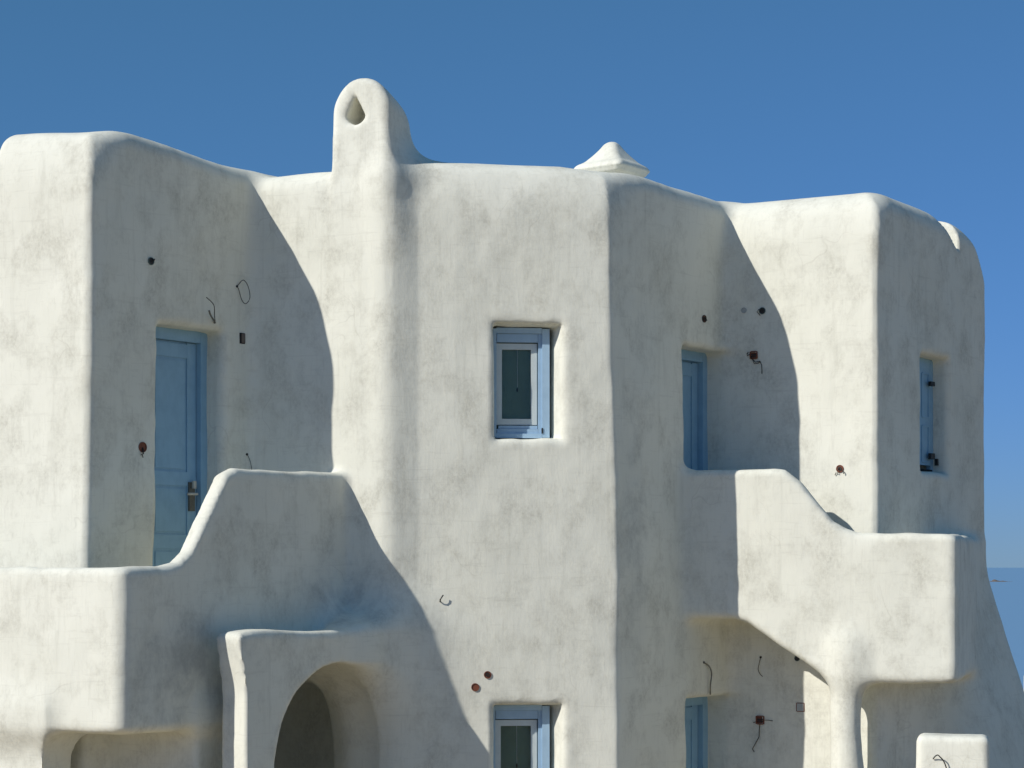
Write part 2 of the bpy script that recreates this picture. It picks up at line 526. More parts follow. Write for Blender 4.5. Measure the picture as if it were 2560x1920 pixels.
def s_balR(x, y, z):
    t, o = pl(P_B, x, y)
    L = math.hypot(PLT[1][0] - PLT[0][0], PLT[1][1] - PLT[0][1])
    h = 0.075
    zt = np.interp(t, [-1, 0.80, 0.88, 1.015, 1.18, 1.279, 1.377, 1.47, 1.7, 4], [0.82, 0.82, 0.805, 0.70, 0.50, 0.375, 0.315, 0.285, 0.27, 0.265]).astype(np.float32)
    zb = np.interp(t, [-1, 0.46, 0.58, 1.15, 1.30, 4], [-0.435, -0.44, -0.475, -0.86, -0.95, -0.955]).astype(np.float32)
    e = np.array([PLT[2][0] - PLT[1][0], PLT[2][1] - PLT[1][1]]); le = np.linalg.norm(e); e = e / le
    en = np.array([e[1], -e[0]])
    rt = (x - PLT[1][0]) * e[0] + (y - PLT[1][1]) * e[1]
    ro = (x - PLT[1][0]) * en[0] + (y - PLT[1][1]) * en[1]
    outer = smax(o, ro, 0.09)
    shell = np.maximum(np.maximum(outer, -(outer + 0.15)), np.maximum(-t - 0.6, rt - le - 0.4))
    d = prism(shell, z, zb, zt, 0.064)
    slab = np.maximum(np.maximum(o, ro), np.maximum(-t - 0.6, rt - le - 0.3))
    sl = prism(slab + 0.04, z, np.maximum(zb, -0.95) + 0.01, np.maximum(zb, -0.95) + 0.22, 0.04)
    return smin(d, sl, 0.03)

def s_col(x, y, z):
    t, o = pl(P_B, x, y)
    wob = 0.02 * np.sin((z + 1.2) * 4.0)
    r = 0.128 + 0.012 * sstep(-z, 1.3, 1.7)
    a, b = t - 1.375 - wob - 0.035 * sstep(-z, 1.0, 1.6), o + 0.10
    d = np.sqrt(a * a + b * b + np.maximum(z + 0.72, 0) ** 2 * 0.6) - r
    return np.maximum(d, ZB - z)

def opening(P, t0, t1, z0, z1, depth, r, splay=0.0):
    tc, ht, zc, hz = (t0 + t1) / 2, (t1 - t0) / 2, (z0 + z1) / 2, (z1 - z0) / 2
    def f(x, y, z):
        t, o = pl(P, x, y)
        g = np.clip(o + depth, 0, depth)
        return rbox(t - tc - splay * g * 0.5, o, z - zc, ht + splay * g * 0.5, depth, hz + 0.25 * splay * g, r)
    return f

# doors and windows: (t0, t1, bottom, top) along their walls, heights relative to the eye
D_L = (0.69, 1.38, -0.42, 1.875)
D_C = (1.10, 1.80, -0.42, 1.875)
D_C2 = (1.10, 1.80, -3.27, -1.12)
def t_at(P, u):
    q = P.at(u, HOR); return (q - Vector((P.p.x, P.p.y, EYE))).dot(P.d)
W_F = (t_at(P_F, 1237), t_at(P_F, 1379), 1.04, 1.915)
W_F2 = (t_at(P_F, 1234), t_at(P_F, 1379), -2.0, -1.12)
W_R = (0.865, 1.42, 0.84, 1.86)
OPEN = [opening(P_L, *D_L, 0.33, 0.03), opening(P_C, *D_C, 0.33, 0.05), opening(P_C, *D_C2, 0.33, 0.03),
        opening(P_F, *W_F, 0.29, 0.02, 0.32), opening(P_F, *W_F2, 0.29, 0.02, 0.32), opening(P_W, *W_R, 0.27, 0.025)]

PRIMS = [("left", s_left), ("mid", s_mid), ("right", s_right), ("chim", s_chim), ("balL", s_balL),
         ("under", s_under), ("arch", s_arch), ("balR", s_balR), ("col", s_col)]

def house_sdf(x, y, z):
    L, C, R = s_left(x, y, z), s_mid(x, y, z), s_right(x, y, z)
    d = smin(L, C, 0.10)
    d = smin(d, R, 0.10)
    for i, f in enumerate(OPEN):
        k = (0.07, 0.06, 0.06, 0.05, 0.05, 0.07)[i]
        d = smax(d, -f(x, y, z), k)
    s, _ = chim_coords(x, y)
    d = smin(d, s_chim(x, y, z), 0.05 + (0.15 + 0.12 * sstep(z, 2.85, 3.15)) * sstep(s, -0.1, 0.25))
    bl = smin(s_balL(x, y, z), s_under(x, y, z), 0.16)
    d = smin(d, bl, 0.07)
    t, o = pl(P_A, x, y)
    d = smin(d, s_arch(x, y, z), 0.06 + 0.40 * sstep(t, 0.95, 1.5))
    room = rbox(t - 1.3, o + 1.85, z + 2.1, 0.95, 1.10, 1.14, 0.1)
    d = smax(d, -room, 0.05)
    d = smax(d, -arch_hole(x, y, z), 0.045 + 0.24 * sstep(t, 1.1, 1.6))
    br = smin(s_balR(x, y, z), s_col(x, y, z), 0.16)
    return smin(d, br, 0.10)

# ------------------------------------------------------------------ surface nets
def vnoise(x, y, z, seed):
    xi, yi, zi = np.floor(x), np.floor(y), np.floor(z)
    fx, fy, fz = x - xi, y - yi, z - zi
    fx, fy, fz = [f * f * (3 - 2 * f) for f in (fx, fy, fz)]
    xi, yi, zi = xi.astype(np.int64), yi.astype(np.int64), zi.astype(np.int64)
    def H(a, b, c):
        n = (a * 374761393 + b * 668265263 + c * 2147483647 + seed * 974711) & 0xffffffff
        n = ((n ^ (n >> 13)) * 1274126177) & 0xffffffff
        n = (n ^ (n >> 16)) & 0xffff
        return n / 32767.5 - 1.0
    r = 0
    for a in (0, 1):
        for b in (0, 1):
            for c in (0, 1):
                r = r + H(xi + a, yi + b, zi + c) * (fx if a else 1 - fx) * (fy if b else 1 - fy) * (fz if c else 1 - fz)
    return r

def eval_pts(f, x, y, z, chunk=400000):
    out = np.empty(x.shape, np.float32)
    for i in range(0, len(x), chunk):
        s = slice(i, i + chunk)
        out[s] = f(x[s], y[s], z[s])
    return out

def mesh_sdf(f, lo, hi, h, B=8):
    n = [int(math.ceil((hi[i] - lo[i]) / h / B)) for i in range(3)]
    # coarse pass: which blocks hold surface
    ax = [lo[i] + (np.arange(n[i]) + 0.5) * B * h for i in range(3)]
    gx, gy, gz = [g.ravel().astype(np.float32) for g in np.meshgrid(*ax, indexing='ij')]
    dc = eval_pts(f, gx, gy, gz)
    D = np.empty([v * B + 1 for v in n], np.float32)
    D[...] = 1.0
    bx, by, bz = np.unravel_index(np.arange(len(dc)), n)
    near = np.abs(dc) < B * h * 0.87 * 1.25 + 0.05
    inside = (dc < 0) & ~near
    for i in np.nonzero(inside)[0]:
        D[bx[i] * B:bx[i] * B + B + 1, by[i] * B:by[i] * B + B + 1, bz[i] * B:bz[i] * B + B + 1] = -1.0
    loc = np.stack(np.meshgrid(*[np.arange(B + 1)] * 3, indexing='ij'), -1).reshape(-1, 3)
    idx = np.nonzero(near)[0]
    per = 1200
    for i in range(0, len(idx), per):
        k = idx[i:i + per]
        base = np.stack([bx[k], by[k], bz[k]], -1) * B
        P = (base[:, None, :] + loc[None]).reshape(-1, 3)
        d = f((lo[0] + P[:, 0] * h).astype(np.float32), (lo[1] + P[:, 1] * h).astype(np.float32), (lo[2] + P[:, 2] * h).astype(np.float32))
        D[P[:, 0], P[:, 1], P[:, 2]] = d
    neg = D < 0
    S = neg[:-1, :-1, :-1].astype(np.int8)
    cnt = np.zeros(S.shape, np.int8)
    for a in (0, 1):
        for b in (0, 1):
            for c in (0, 1):
                cnt += neg[a:a + S.shape[0], b:b + S.shape[1], c:c + S.shape[2]]
    act = (cnt > 0) & (cnt < 8)
    ci, cj, ck = np.nonzero(act)
    vid = np.full(act.shape, -1, np.int32)
    vid[ci, cj, ck] = np.arange(len(ci))
    acc = np.zeros((len(ci), 3)); num = np.zeros(len(ci))
    cor = [(a, b, c) for a in (0, 1) for b in (0, 1) for c in (0, 1)]
    val = {p: D[ci + p[0], cj + p[1], ck + p[2]] for p in cor}
    for p in cor:
        for axis in range(3):
            if p[axis]: continue
            q = list(p); q[axis] = 1; q = tuple(q)
            va, vb = val[p], val[q]
            cr = (va < 0) != (vb < 0)
            t = np.where(cr, va / np.where(cr, va - vb, 1), 0)
            pos = np.zeros((len(ci), 3)); pos[:] = p; pos[:, axis] += t
            acc += pos * cr[:, None]; num += cr
    V = (np.stack([ci, cj, ck], -1) + acc / num[:, None]) * h + np.array(lo)
    F = []
    for axis in range(3):
        o1, o2 = (axis + 1) % 3, (axis + 2) % 3
        sl0 = [slice(None)] * 3; sl1 = [slice(None)] * 3
        sl0[axis] = slice(0, -1); sl1[axis] = slice(1, None)
        a, b = neg[tuple(sl0)], neg[tuple(sl1)]
        e = np.stack(np.nonzero(a != b), -1)
        m = (e[:, o1] > 0) & (e[:, o2] > 0) & (e[:, o1] < act.shape[o1]) & (e[:, o2] < act.shape[o2])
        e = e[m]
        s = a[tuple(e.T)]
        def vv(d1, d2):
            q = e.copy(); q[:, o1] -= d1; q[:, o2] -= d2
            return vid[tuple(q.T)]
        quad = np.stack([vv(1, 1), vv(0, 1), vv(0, 0), vv(1, 0)], -1)
        quad[~s] = quad[~s][:, ::-1]
        F.append(quad)
    F = np.concatenate(F)
    F = F[(F >= 0).all(1)]
    # pull vertices onto the true surface
    for it in range(2):
        x, y, z = [V[:, i].astype(np.float64) for i in range(3)]
        e = 0.004
        d0 = eval_pts(f, x, y, z)
        g = np.stack([eval_pts(f, x + e, y, z) - d0, eval_pts(f, x, y + e, z) - d0, eval_pts(f, x, y, z + e) - d0], -1) / e
        l2 = np.maximum((g * g).sum(1), 0.2)
        step = np.clip(d0 / l2, -0.5 * h, 0.5 * h)
        V = V - g * step[:, None]
    return V, F

def vnormals(V, F):
    p = V[F]
    fn = np.cross(p[:, 2] - p[:, 0], p[:, 3] - p[:, 1])
    nn = np.zeros_like(V)
    for k in range(4):
        for i in range(3):
            nn[:, i] += np.bincount(F[:, k], fn[:, i], len(V))
    return nn / np.maximum(np.linalg.norm(nn, axis=1, keepdims=True), 1e-12)

def edge_mask(V, F):
    p = V[F]
    fn = np.cross(p[:, 2] - p[:, 0], p[:, 3] - p[:, 1])
    fn /= np.maximum(np.linalg.norm(fn, axis=1, keepdims=True), 1e-12)
    nn = np.zeros_like(V); cnt = np.zeros(len(V))
    for k in range(4):
        cnt += np.bincount(F[:, k], minlength=len(V))
        for i in range(3):
            nn[:, i] += np.bincount(F[:, k], fn[:, i], len(V))
    m = np.clip((1 - np.linalg.norm(nn, axis=1) / np.maximum(cnt, 1)) * 130, 0, 1)
    for it in range(4):                      # spread over the neighbouring rings
        a = m[F].mean(1); s = np.zeros(len(V))
        for k in range(4): s += np.bincount(F[:, k], a, len(V))
        m = s / np.maximum(cnt, 1)
    return np.clip(m * 1.5, 0, 1)

def trowel(V, n, amp=1.0, mask=0.0):
    x, y, z = V[:, 0], V[:, 1], V[:, 2]
    d = 0.012 * vnoise(x * 1.7, y * 1.7, z * 1.4, 1) + 0.0035 * vnoise(x * 3.6, y * 3.6, z * 3.1, 2) + 0.0016 * vnoise(x * 11, y * 11, z * 8, 3)
    d = d + mask * (0.006 * vnoise(x * 3.5, y * 3.5, z * 4.0, 4) + 0.0045 * vnoise(x * 8, y * 8, z * 9, 5))
    return V + n * (d * amp)[:, None]

def build_mesh(name, V, F, nrm):
    used = np.unique(F)
    remap = np.full(len(V), -1, np.int64); remap[used] = np.arange(len(used))
    me = bpy.data.meshes.new(name)
    Fv = remap[F].astype(np.int32)
    me.vertices.add(len(used)); me.vertices.foreach_set("co", (V[used] + np.array([0, 0, EYE])).astype(np.float32).ravel())
    me.loops.add(Fv.size); me.loops.foreach_set("vertex_index", Fv.ravel())
    me.polygons.add(len(Fv)); me.polygons.foreach_set("loop_start", np.arange(0, Fv.size, 4, dtype=np.int32))
    me.update(calc_edges=True); me.validate()
    me.polygons.foreach_set("use_smooth", [True] * len(me.polygons))
    if nrm is not None and len(me.vertices) == len(used):
        me.normals_split_custom_set_from_vertices(nrm[used].tolist())
    return me

# ------------------------------------------------------------------ setting: ground, sea, islet
def build_ground():
    xs = np.concatenate([np.linspace(-400, -30, 16), np.linspace(-26, 26, 40), np.linspace(30, 400, 16)])
    ys = np.concatenate([np.linspace(-400, -20, 16), np.linspace(-16, 40, 40), np.linspace(46, 420, 22)])
    rnd = random.Random(3)
    def gz(x, y):
        z = 0.0
        if y < 11: z += min(1.65, (11 - y) * 0.2)
        if y < -2: z += (-2 - y) * 0.02
        if y > 24: z -= (y - 24) * 0.28
        if abs(x) > 30: z -= (abs(x) - 30) * 0.03
        return max(z, -66)
    bm = bmesh.new()
    g = [[bm.verts.new((x, y, gz(x, y) + (rnd.uniform(-.05, .05) if not (11 < y < 21 and abs(x) < 8) else 0))) for y in ys] for x in xs]
    for i in range(len(xs) - 1):
        for j in range(len(ys) - 1):
            bm.faces.new([g[i][j], g[i + 1][j], g[i + 1][j + 1], g[i][j + 1]])
    o = bm_object("ground", bm, M["ground"], smooth=True)
    tag(o, kind="structure")
build_ground()

def build_sea():
    bm = bmesh.new()
    R = [0, 300, 1000, 3000, 10000, 40000, 150000]
    seg = 72; rings = []
    for r in R[1:]:
        rings.append([bm.verts.new((r * math.cos(2 * math.pi * k / seg), r * math.sin(2 * math.pi * k / seg), -60.0)) for k in range(seg)])
    c = bm.verts.new((0, 0, -60.0))
    for k in range(seg):
        bm.faces.new([c, rings[0][k], rings[0][(k + 1) % seg]])
        for i in range(len(rings) - 1):
            bm.faces.new([rings[i][k], rings[i + 1][k], rings[i + 1][(k + 1) % seg], rings[i][(k + 1) % seg]])
    tag(bm_object("sea", bm, M["sea"]), kind="structure")
build_sea()

# ------------------------------------------------------------------ the house
house = bpy.data.objects.new("white_house", None)
COL.objects.link(house)
house.location = (0, 17.2, 0)
tag(house, "sculpted white plastered two-storey house with rounded stepped blocks and blue doors", "house")

V, F = mesh_sdf(house_sdf, (-5.0, 13.6, -EYE - 0.25), (5.95, 19.9, 4.05), 0.025)
n0 = vnormals(V, F)
V = trowel(V, n0, 1.0, edge_mask(V, F))
n1 = vnormals(V, F)
cen = V[F].mean(1)
dist = np.stack([eval_pts(f, cen[:, 0], cen[:, 1], cen[:, 2]) for _, f in PRIMS], -1)
own = dist.argmin(1)
own[own == 5] = 0
def largest_only(own, k, other):
    idx = np.nonzero(own == k)[0]
    Fk = F[idx]; lab = np.arange(len(V))
    while True:
        m = lab[Fk].min(1)
        new = lab.copy()
        for c in range(4): np.minimum.at(new, Fk[:, c], m)
        new = new[new]
        if (new == lab).all(): break
        lab = new
    fl = lab[Fk[:, 0]]
    u, cnt = np.unique(fl, return_counts=True)
    own[idx[fl != u[cnt.argmax()]]] = other
for k, other in ((3, 1), (4, 0), (6, 1), (7, 2), (8, 7), (4, 0)):
    largest_only(own, k, other)
# the under-balcony wall belongs to the left block, the slabs to their balconies
GROUPS = [("wall", (0, 5), "leftmost block with blue balcony door"), ("wall", (1,), "middle block with two small windows"),
          ("wall", (2,), "right block with flared foot"), ("chimney", (3,), "rounded chimney with tear-drop opening"),
          ("balcony", (4,), "balcony with stepped parapet left of the chimney"), ("arched_wall", (6,), None),
          ("balcony", (7,), "sunlit balcony on a round column"), ("column", (8,), None)]
for nm, ids, lab in GROUPS:
    sel = np.isin(own, ids)
    o = link_mesh(nm, build_mesh(nm, V, F[sel], n1), M["plaster"], house, smooth=False)
    if lab: o["label"] = lab
print("house faces", len(F))

# second chimney with a concave hipped cap, on the roof behind
def s_cap(x, y, z):
    cx, cy = 0.893, 17.9
    a = (x - cx) * -0.6 + (y - cy) * -0.8
    b = (x - cx) * 0.8 + (y - cy) * -0.6
    m = smax(np.abs(a), np.abs(b), 0.06)
    zz = z - 3.555
    w = 0.058 + 0.19 * np.clip(1 - zz / 0.25, 0, 1) ** 1.35
    hat = np.maximum((m - w) * 0.6, np.maximum(zz - 0.26, -zz))
    hat = smax(hat, zz - 0.255, 0.05)
    rim = prism(m - 0.238, zz, -0.062, 0.02, 0.022)
    under = np.maximum(m - (0.228 + (zz + 0.05) * 0.9), np.maximum(zz + 0.02, -0.17 - zz)) * 0.7
    post = np.maximum(m - 0.11, np.maximum(zz + 0.1, -0.55 - zz))
    d = smin(hat, rim, 0.05)
    return smin(smin(d, under, 0.02), post, 0.03)
Vc, Fc = mesh_sdf(s_cap, (0.4, 17.4, 2.85), (1.4, 18.4, 3.95), 0.0125)
nc = vnormals(Vc, Fc); Vc = trowel(Vc, nc, 0.5); nc = vnormals(Vc, Fc)
o = link_mesh("chimney_cap", build_mesh("chimney_cap", Vc, Fc, nc), M["plaster"], house, smooth=False)
o["label"] = "small chimney with concave hipped cap"

# ------------------------------------------------------------------ doors and windows (parts of the house)
def door(P, D, depth, hinge_near=True, lock=False, floor_z=None):
    t0, t1, zb, zt = D
    zb, zt = zb + EYE, zt + EYE
    bk = -depth
    root_bm = bmesh.new()
    fw = 0.085
    fr = bmesh.new()      # frame: two posts and a head
    for tc in (t0 + fw / 2 - 0.03, t1 - fw / 2 + 0.012):
        add_box(fr, P.pt(tc, (zb + zt) / 2, bk + 0.035), P.d, P.n, Z, fw / 2, 0.035, (zt - zb) / 2)
    add_box(fr, P.pt((t0 + t1) / 2, zt - 0.035, bk + 0.034), P.d, P.n, Z, (t1 - t0) / 2 - fw + 0.02, 0.034, 0.05)
    # the leaf is the door itself
    lf = bmesh.new()
    w0, w1 = t0 + fw - 0.032, t1 - fw + 0.008
    lz1 = zt - 0.088
    add_box(lf, P.pt((w0 + w1) / 2, (zb + lz1) / 2, bk - 0.012), P.d, P.n, Z, (w1 - w0) / 2, 0.02, (lz1 - zb) / 2)
    leaf = bm_object("door", lf, M["blue"], house, 0.003)
    bm_object("door_frame", fr, M["blue"], leaf, 0.006)
    # raised stiles and rails leave sunk panels
    zs = [zb + 0.02, zb + 0.42, zb + 0.95, lz1 - 0.02]
    rails = bmesh.new()
    for tc in (w0 + 0.05, w1 - 0.05):
        add_box(rails, P.pt(tc, (zb + lz1) / 2, bk + 0.014), P.d, P.n, Z, 0.048, 0.006, (lz1 - zb) / 2 - 0.004)
    bm_object("stile", rails, M["blue"], leaf, 0.004)
    for z in (zb + 0.12, zb + 0.62, zb + 1.12, lz1 - 0.07):
        r = bmesh.new()
        add_box(r, P.pt((w0 + w1) / 2, z, bk + 0.013), P.d, P.n, Z, (w1 - w0) / 2 - 0.098, 0.006, 0.055)
        bm_object("rail", r, M["blue"], leaf, 0.004)
    for za, zc in ((zb + 0.18, zb + 0.56), (zb + 0.68, zb + 1.06), (zb + 1.18, lz1 - 0.13)):
        p = bmesh.new()
        add_box(p, P.pt((w0 + w1) / 2, (za + zc) / 2, bk + 0.010), P.d, P.n, Z, (w1 - w0) / 2 - 0.125, 0.006, (zc - za) / 2 - 0.02)
        bm_object("panel", p, M["blue"], leaf, 0.005)
    # dark gap between leaf and far post
    g = bmesh.new()
    add_box(g, P.pt(w1 + 0.004, (zb + lz1) / 2, bk + 0.008), P.d, P.n, Z, 0.004, 0.002, (lz1 - zb) / 2)
    bm_object("gap", g, M["darkgap"], leaf)
    if lock:
        zc = zb + 1.03
        b = bmesh.new(); add_box(b, P.pt(w1 - 0.06, zc - 0.05, bk + 0.030), P.d, P.n, Z, 0.030, 0.009, 0.115)
        lk = bm_object("lock", b, M["steel"], leaf, 0.004)
        b = bmesh.new(); add_box(b, P.pt(w1 - 0.055, zc + 0.045, bk + 0.055), P.d, P.n, Z, 0.016, 0.010, 0.030)
        bm_object("cylinder_guard", b, M["brass"], leaf, 0.006)
        b = bmesh.new()
        add_tube(b, [P.pt(w1 - 0.05, zc - 0.03, bk + 0.04), P.pt(w1 - 0.05, zc - 0.03, bk + 0.085), P.pt(w1 - 0.06, zc - 0.03, bk + 0.09), P.pt(w1 - 0.16, zc - 0.032, bk + 0.09)], 0.011, 10)
        bm_object("handle", b, M["brass"], leaf, smooth=True)
    return leaf

d1 = door(P_L, D_L, 0.25, lock=True); d1["label"] = "balcony door with steel lock on the leftmost block"
d2 = door(P_C, D_C, 0.255); d2["label"] = "upper blue door beside the sunlit balcony"
d3 = door(P_C, D_C2, 0.255); d3["label"] = "lower blue door under the sunlit balcony"

def window(P, W, depth, label):
    t0, t1, zb, zt = W
    zb, zt = zb + EYE, zt + EYE
    bk = -depth
    tc = (t0 + t1) / 2; w = t1 - t0; zc = (zb + zt) / 2; h = zt - zb
    pane = bmesh.new()
    sx0, sx1 = t0 + 0.026, t1 - 0.098          # sash
    sz0, sz1 = zb + 0.105, zt - 0.115
    fr = bmesh.new()
    # outer frame with two steps
    add_box(fr, P.pt(t0 + 0.012, zc, bk + 0.03), P.d, P.n, Z, 0.014, 0.03, h / 2)
    add_box(fr, P.pt(t1 - 0.030, zc, bk + 0.03), P.d, P.n, Z, 0.030, 0.03, h / 2)
    add_box(fr, P.pt(tc - 0.018, zt - 0.014, bk + 0.029), P.d, P.n, Z, w / 2 - 0.044, 0.029, 0.022)
    add_box(fr, P.pt(tc - 0.018, zb + 0.014, bk + 0.029), P.d, P.n, Z, w / 2 - 0.044, 0.029, 0.018)
    root = bm_object("window", fr, M["pale_blue"], house, 0.004)
    root["label"] = label
    f2 = bmesh.new()
    add_box(f2, P.pt(t1 - 0.074, zc, bk + 0.012), P.d, P.n, Z, 0.016, 0.026, h / 2 - 0.03)
    add_box(f2, P.pt(tc - 0.03, zt - 0.072, bk + 0.012), P.d, P.n, Z, w / 2 - 0.062, 0.026, 0.034)
    add_box(f2, P.pt(tc - 0.03, zb + 0.050, bk + 0.012), P.d, P.n, Z, w / 2 - 0.062, 0.024, 0.020)
    bm_object("inner_frame", f2, M["pale_blue"], root, 0.004)
    sill = bmesh.new()
    add_box(sill, P.pt(tc - 0.025, zb + 0.085, bk + 0.004), P.d, P.n, Z, w / 2 - 0.07, 0.02, 0.013)
    bm_object("bottom_rail", sill, M["pale_blue"], root, 0.003)
    s = bmesh.new()
    bw = 0.024
    add_box(s, P.pt(sx0 + bw, (sz0 + sz1) / 2, bk - 0.004), P.d, P.n, Z, bw, 0.018, (sz1 - sz0) / 2)
    add_box(s, P.pt(sx1 - bw, (sz0 + sz1) / 2, bk - 0.004), P.d, P.n, Z, bw, 0.018, (sz1 - sz0) / 2)
    for z in (sz0 + bw, sz1 - bw):
        add_box(s, P.pt((sx0 + sx1) / 2, z, bk - 0.004), P.d, P.n, Z, (sx1 - sx0) / 2 - 2 * bw, 0.0175, bw)
    bm_object("sash", s, M["sash"], root, 0.003)
    add_box(pane, P.pt((sx0 + sx1) / 2, (sz0 + sz1) / 2, bk - 0.005), P.d, P.n, Z, (sx1 - sx0) / 2 - 2 * bw + 0.004, 0.003, (sz1 - sz0) / 2 - 2 * bw + 0.004)
    bm_object("pane", pane, M["glass"], root)
    b = bmesh.new()
    add_box(b, P.pt(tc - 0.03, zc, bk - 0.030), P.d, P.n, Z, w / 2 - 0.06, 0.004, h / 2 - 0.07)
    bm_object("blind", b, M["blind"], root)
    c = bmesh.new()
    x = (sx0 + sx1) / 2 + 0.01
    add_tube(c, [P.pt(x, sz1 - 0.05, bk - 0.022), P.pt(x + 0.002, (sz0 + sz1) / 2 - 0.02, bk - 0.022)], 0.0022, 6)
    bm_object("blind_cord", c, M["sash"], root)
    k = bmesh.new(); add_tube(k, [P.pt(x, zc - 0.035, bk - 0.021), P.pt(x, zc - 0.062, bk - 0.021)], 0.006, 8)
    bm_object("cord_weight", k, M["black"], root)
    hg = bmesh.new(); add_box(hg, P.pt(t1 - 0.060, zb + 0.055, bk + 0.062), P.d, P.n, Z, 0.006, 0.005, 0.022)
    bm_object("hinge", hg, M["iron"], root)
    return root
window(P_F, W_F, 0.20, "upper window of the middle block")
window(P_F, W_F2, 0.20, "lower window of the middle block")

def shutter_window(P, W, depth):
    t0, t1, zb, zt = W
    zb, zt = zb + EYE, zt + EYE
    bk = -depth
    b = bmesh.new()
    for tc in (t0 + 0.02, t1 - 0.02):
        add_box(b, P.pt(tc, (zb + zt) / 2, bk + 0.02), P.d, P.n, Z, 0.03, 0.02, (zt - zb) / 2)
    add_box(b, P.pt((t0 + t1) / 2, zt - 0.02, bk + 0.019), P.d, P.n, Z, (t1 - t0) / 2 - 0.05, 0.019, 0.035)
    root = bm_object("window", b, M["blue"], house, 0.004)
    root["label"] = "shuttered window on the shaded side of the right block"
    mid = (t0 + t1) / 2
    for a, c in ((t0 + 0.05, mid - 0.003), (mid + 0.003, t1 - 0.05)):
        s = bmesh.new()
        add_box(s, P.pt((a + c) / 2, (zb + zt) / 2 + 0.01, bk + 0.025), P.d, P.n, Z, (c - a) / 2, 0.014, (zt - zb) / 2 - 0.06)
        sh = bm_object("shutter", s, M["blue"], root, 0.003)
        for z0, z1 in ((zb + 0.10, zb + 0.42), (zb + 0.50, zt - 0.13)):
            p = bmesh.new()
            for tt in (a + 0.045, c - 0.045):
                add_box(p, P.pt(tt, (z0 + z1) / 2, bk + 0.042), P.d, P.n, Z, 0.007, 0.005, (z1 - z0) / 2)
            for zz in (z0, z1):
                add_box(p, P.pt((a + c) / 2, zz, bk + 0.0415), P.d, P.n, Z, (c - a) / 2 - 0.052, 0.0045, 0.007)
            bm_object("moulding", p, M["blue"], sh, 0.002)
    for z, hh in ((zb + 0.80, 0.028), (zb + 0.15, 0.038)):
        h = bmesh.new()
        add_box(h, P.pt(t1 - 0.10, z, bk + 0.075), P.d, P.n, Z, 0.04, 0.014, hh * 0.7)
        if hh > 0.03:
            add_box(h, P.pt(t1 - 0.03, z - 0.05, bk + 0.09), P.d, P.n, Z, 0.012, 0.014, 0.03)
        bm_object("shutter_hinge", h, M["iron"], root, 0.006)
    g = bmesh.new()
    add_box(g, P.pt(mid, zb + 0.01, bk + 0.03), P.d, P.n, Z, (t1 - t0) / 2 - 0.03, 0.018, 0.022)
    bm_object("sill_gap", g, M["darkgap"], root)
shutter_window(P_W, W_R, 0.20)

# ------------------------------------------------------------------ fittings in the walls
bpy.context.view_layer.update()
DG = bpy.context.evaluated_depsgraph_get()
def surf(P, u, v):
    q = P.at(u, v)
    d = (q - cam.location).normalized()
    ok, loc, nrm, _, ob, _ = scene.ray_cast(DG, cam.location, d)
    return loc if ok and (loc - q).length < 0.12 else q

def round_box(P, u, v, r, mat, label, ring=True, wires=0, seed=0):
    q = surf(P, u, v)
    rnd = random.Random(seed)
    b = bmesh.new()
    add_disc(b, q + P.n * -0.02, P.n, r, 0.028, 18, r * 0.86)
    root = bm_object("junction_box", b, mat, None, smooth=False)
    tag(root, label, "junction box", "junction boxes set in the walls")
    b = bmesh.new(); add_disc(b, q + P.n * -0.018, P.n, r * 0.86, 0.021, 18)
    bm_object("back_plate", b, M["black"] if mat is M["teal"] else M["greyplastic"] if mat is M["greyplastic"] else M["terracotta"], root)
    if ring:
        b = bmesh.new(); add_disc(b, q + P.n * -0.004, P.n, r * 0.55, 0.012, 14, r * 0.26)
        bm_object("grommet", b, M["black"], root)
    for k in range(wires):
        b = bmesh.new()
        p = q + P.n * 0.0
        pts = [p]
        for s in range(5):
            p = p + P.n * (0.012 if s < 2 else -0.004) + P.d * rnd.uniform(-0.02, 0.02) + Z * rnd.uniform(-0.03, 0.012)
            pts.append(p.copy())
        add_tube(b, pts, 0.0035, 5)
        bm_object("wire", b, M["black"], root, smooth=True)
    return root

round_box(P_F, 1219, 1687, 0.030, M["terracotta"], "brown round junction box nearest the corner of the lower window", True, 0, 1)
round_box(P_F, 1188, 1718, 0.032, M["terracotta"], "rust red round junction box on the shadow edge by the lower window", False, 0, 2)
round_box(P_R, 2100, 1172, 0.033, M["terracotta"], "round junction box alone on the sunlit wall above the right balcony", True, 2, 3)
round_box(P_L, 356, 1118, 0.040, M["terracotta"], "rust coloured junction box left of the leftmost door, with a stub of wire", False, 2, 4)
round_box(P_L, 377, 653, 0.030, M["teal"], "dark green cable outlet high above the leftmost door", False, 1, 5)
round_box(P_C, 1760, 797, 0.032, M["black"], "dark round cable outlet just above the upper door beside the balcony", True, 1, 6)
round_box(P_R, 1860, 776, 0.024, M["greyplastic"], "faint grey cable outlet in the shade, middle of three above the balcony", False, 0, 7)
round_box(P_R, 1906, 777, 0.030, M["teal"], "blue grey cable outlet on the slanting shadow edge above the balcony", True, 1, 8)
round_box(P_R, 1993, 1646, 0.024, M["teal"], "green grey cable outlet under the slanting edge of the right balcony", False, 0, 9)

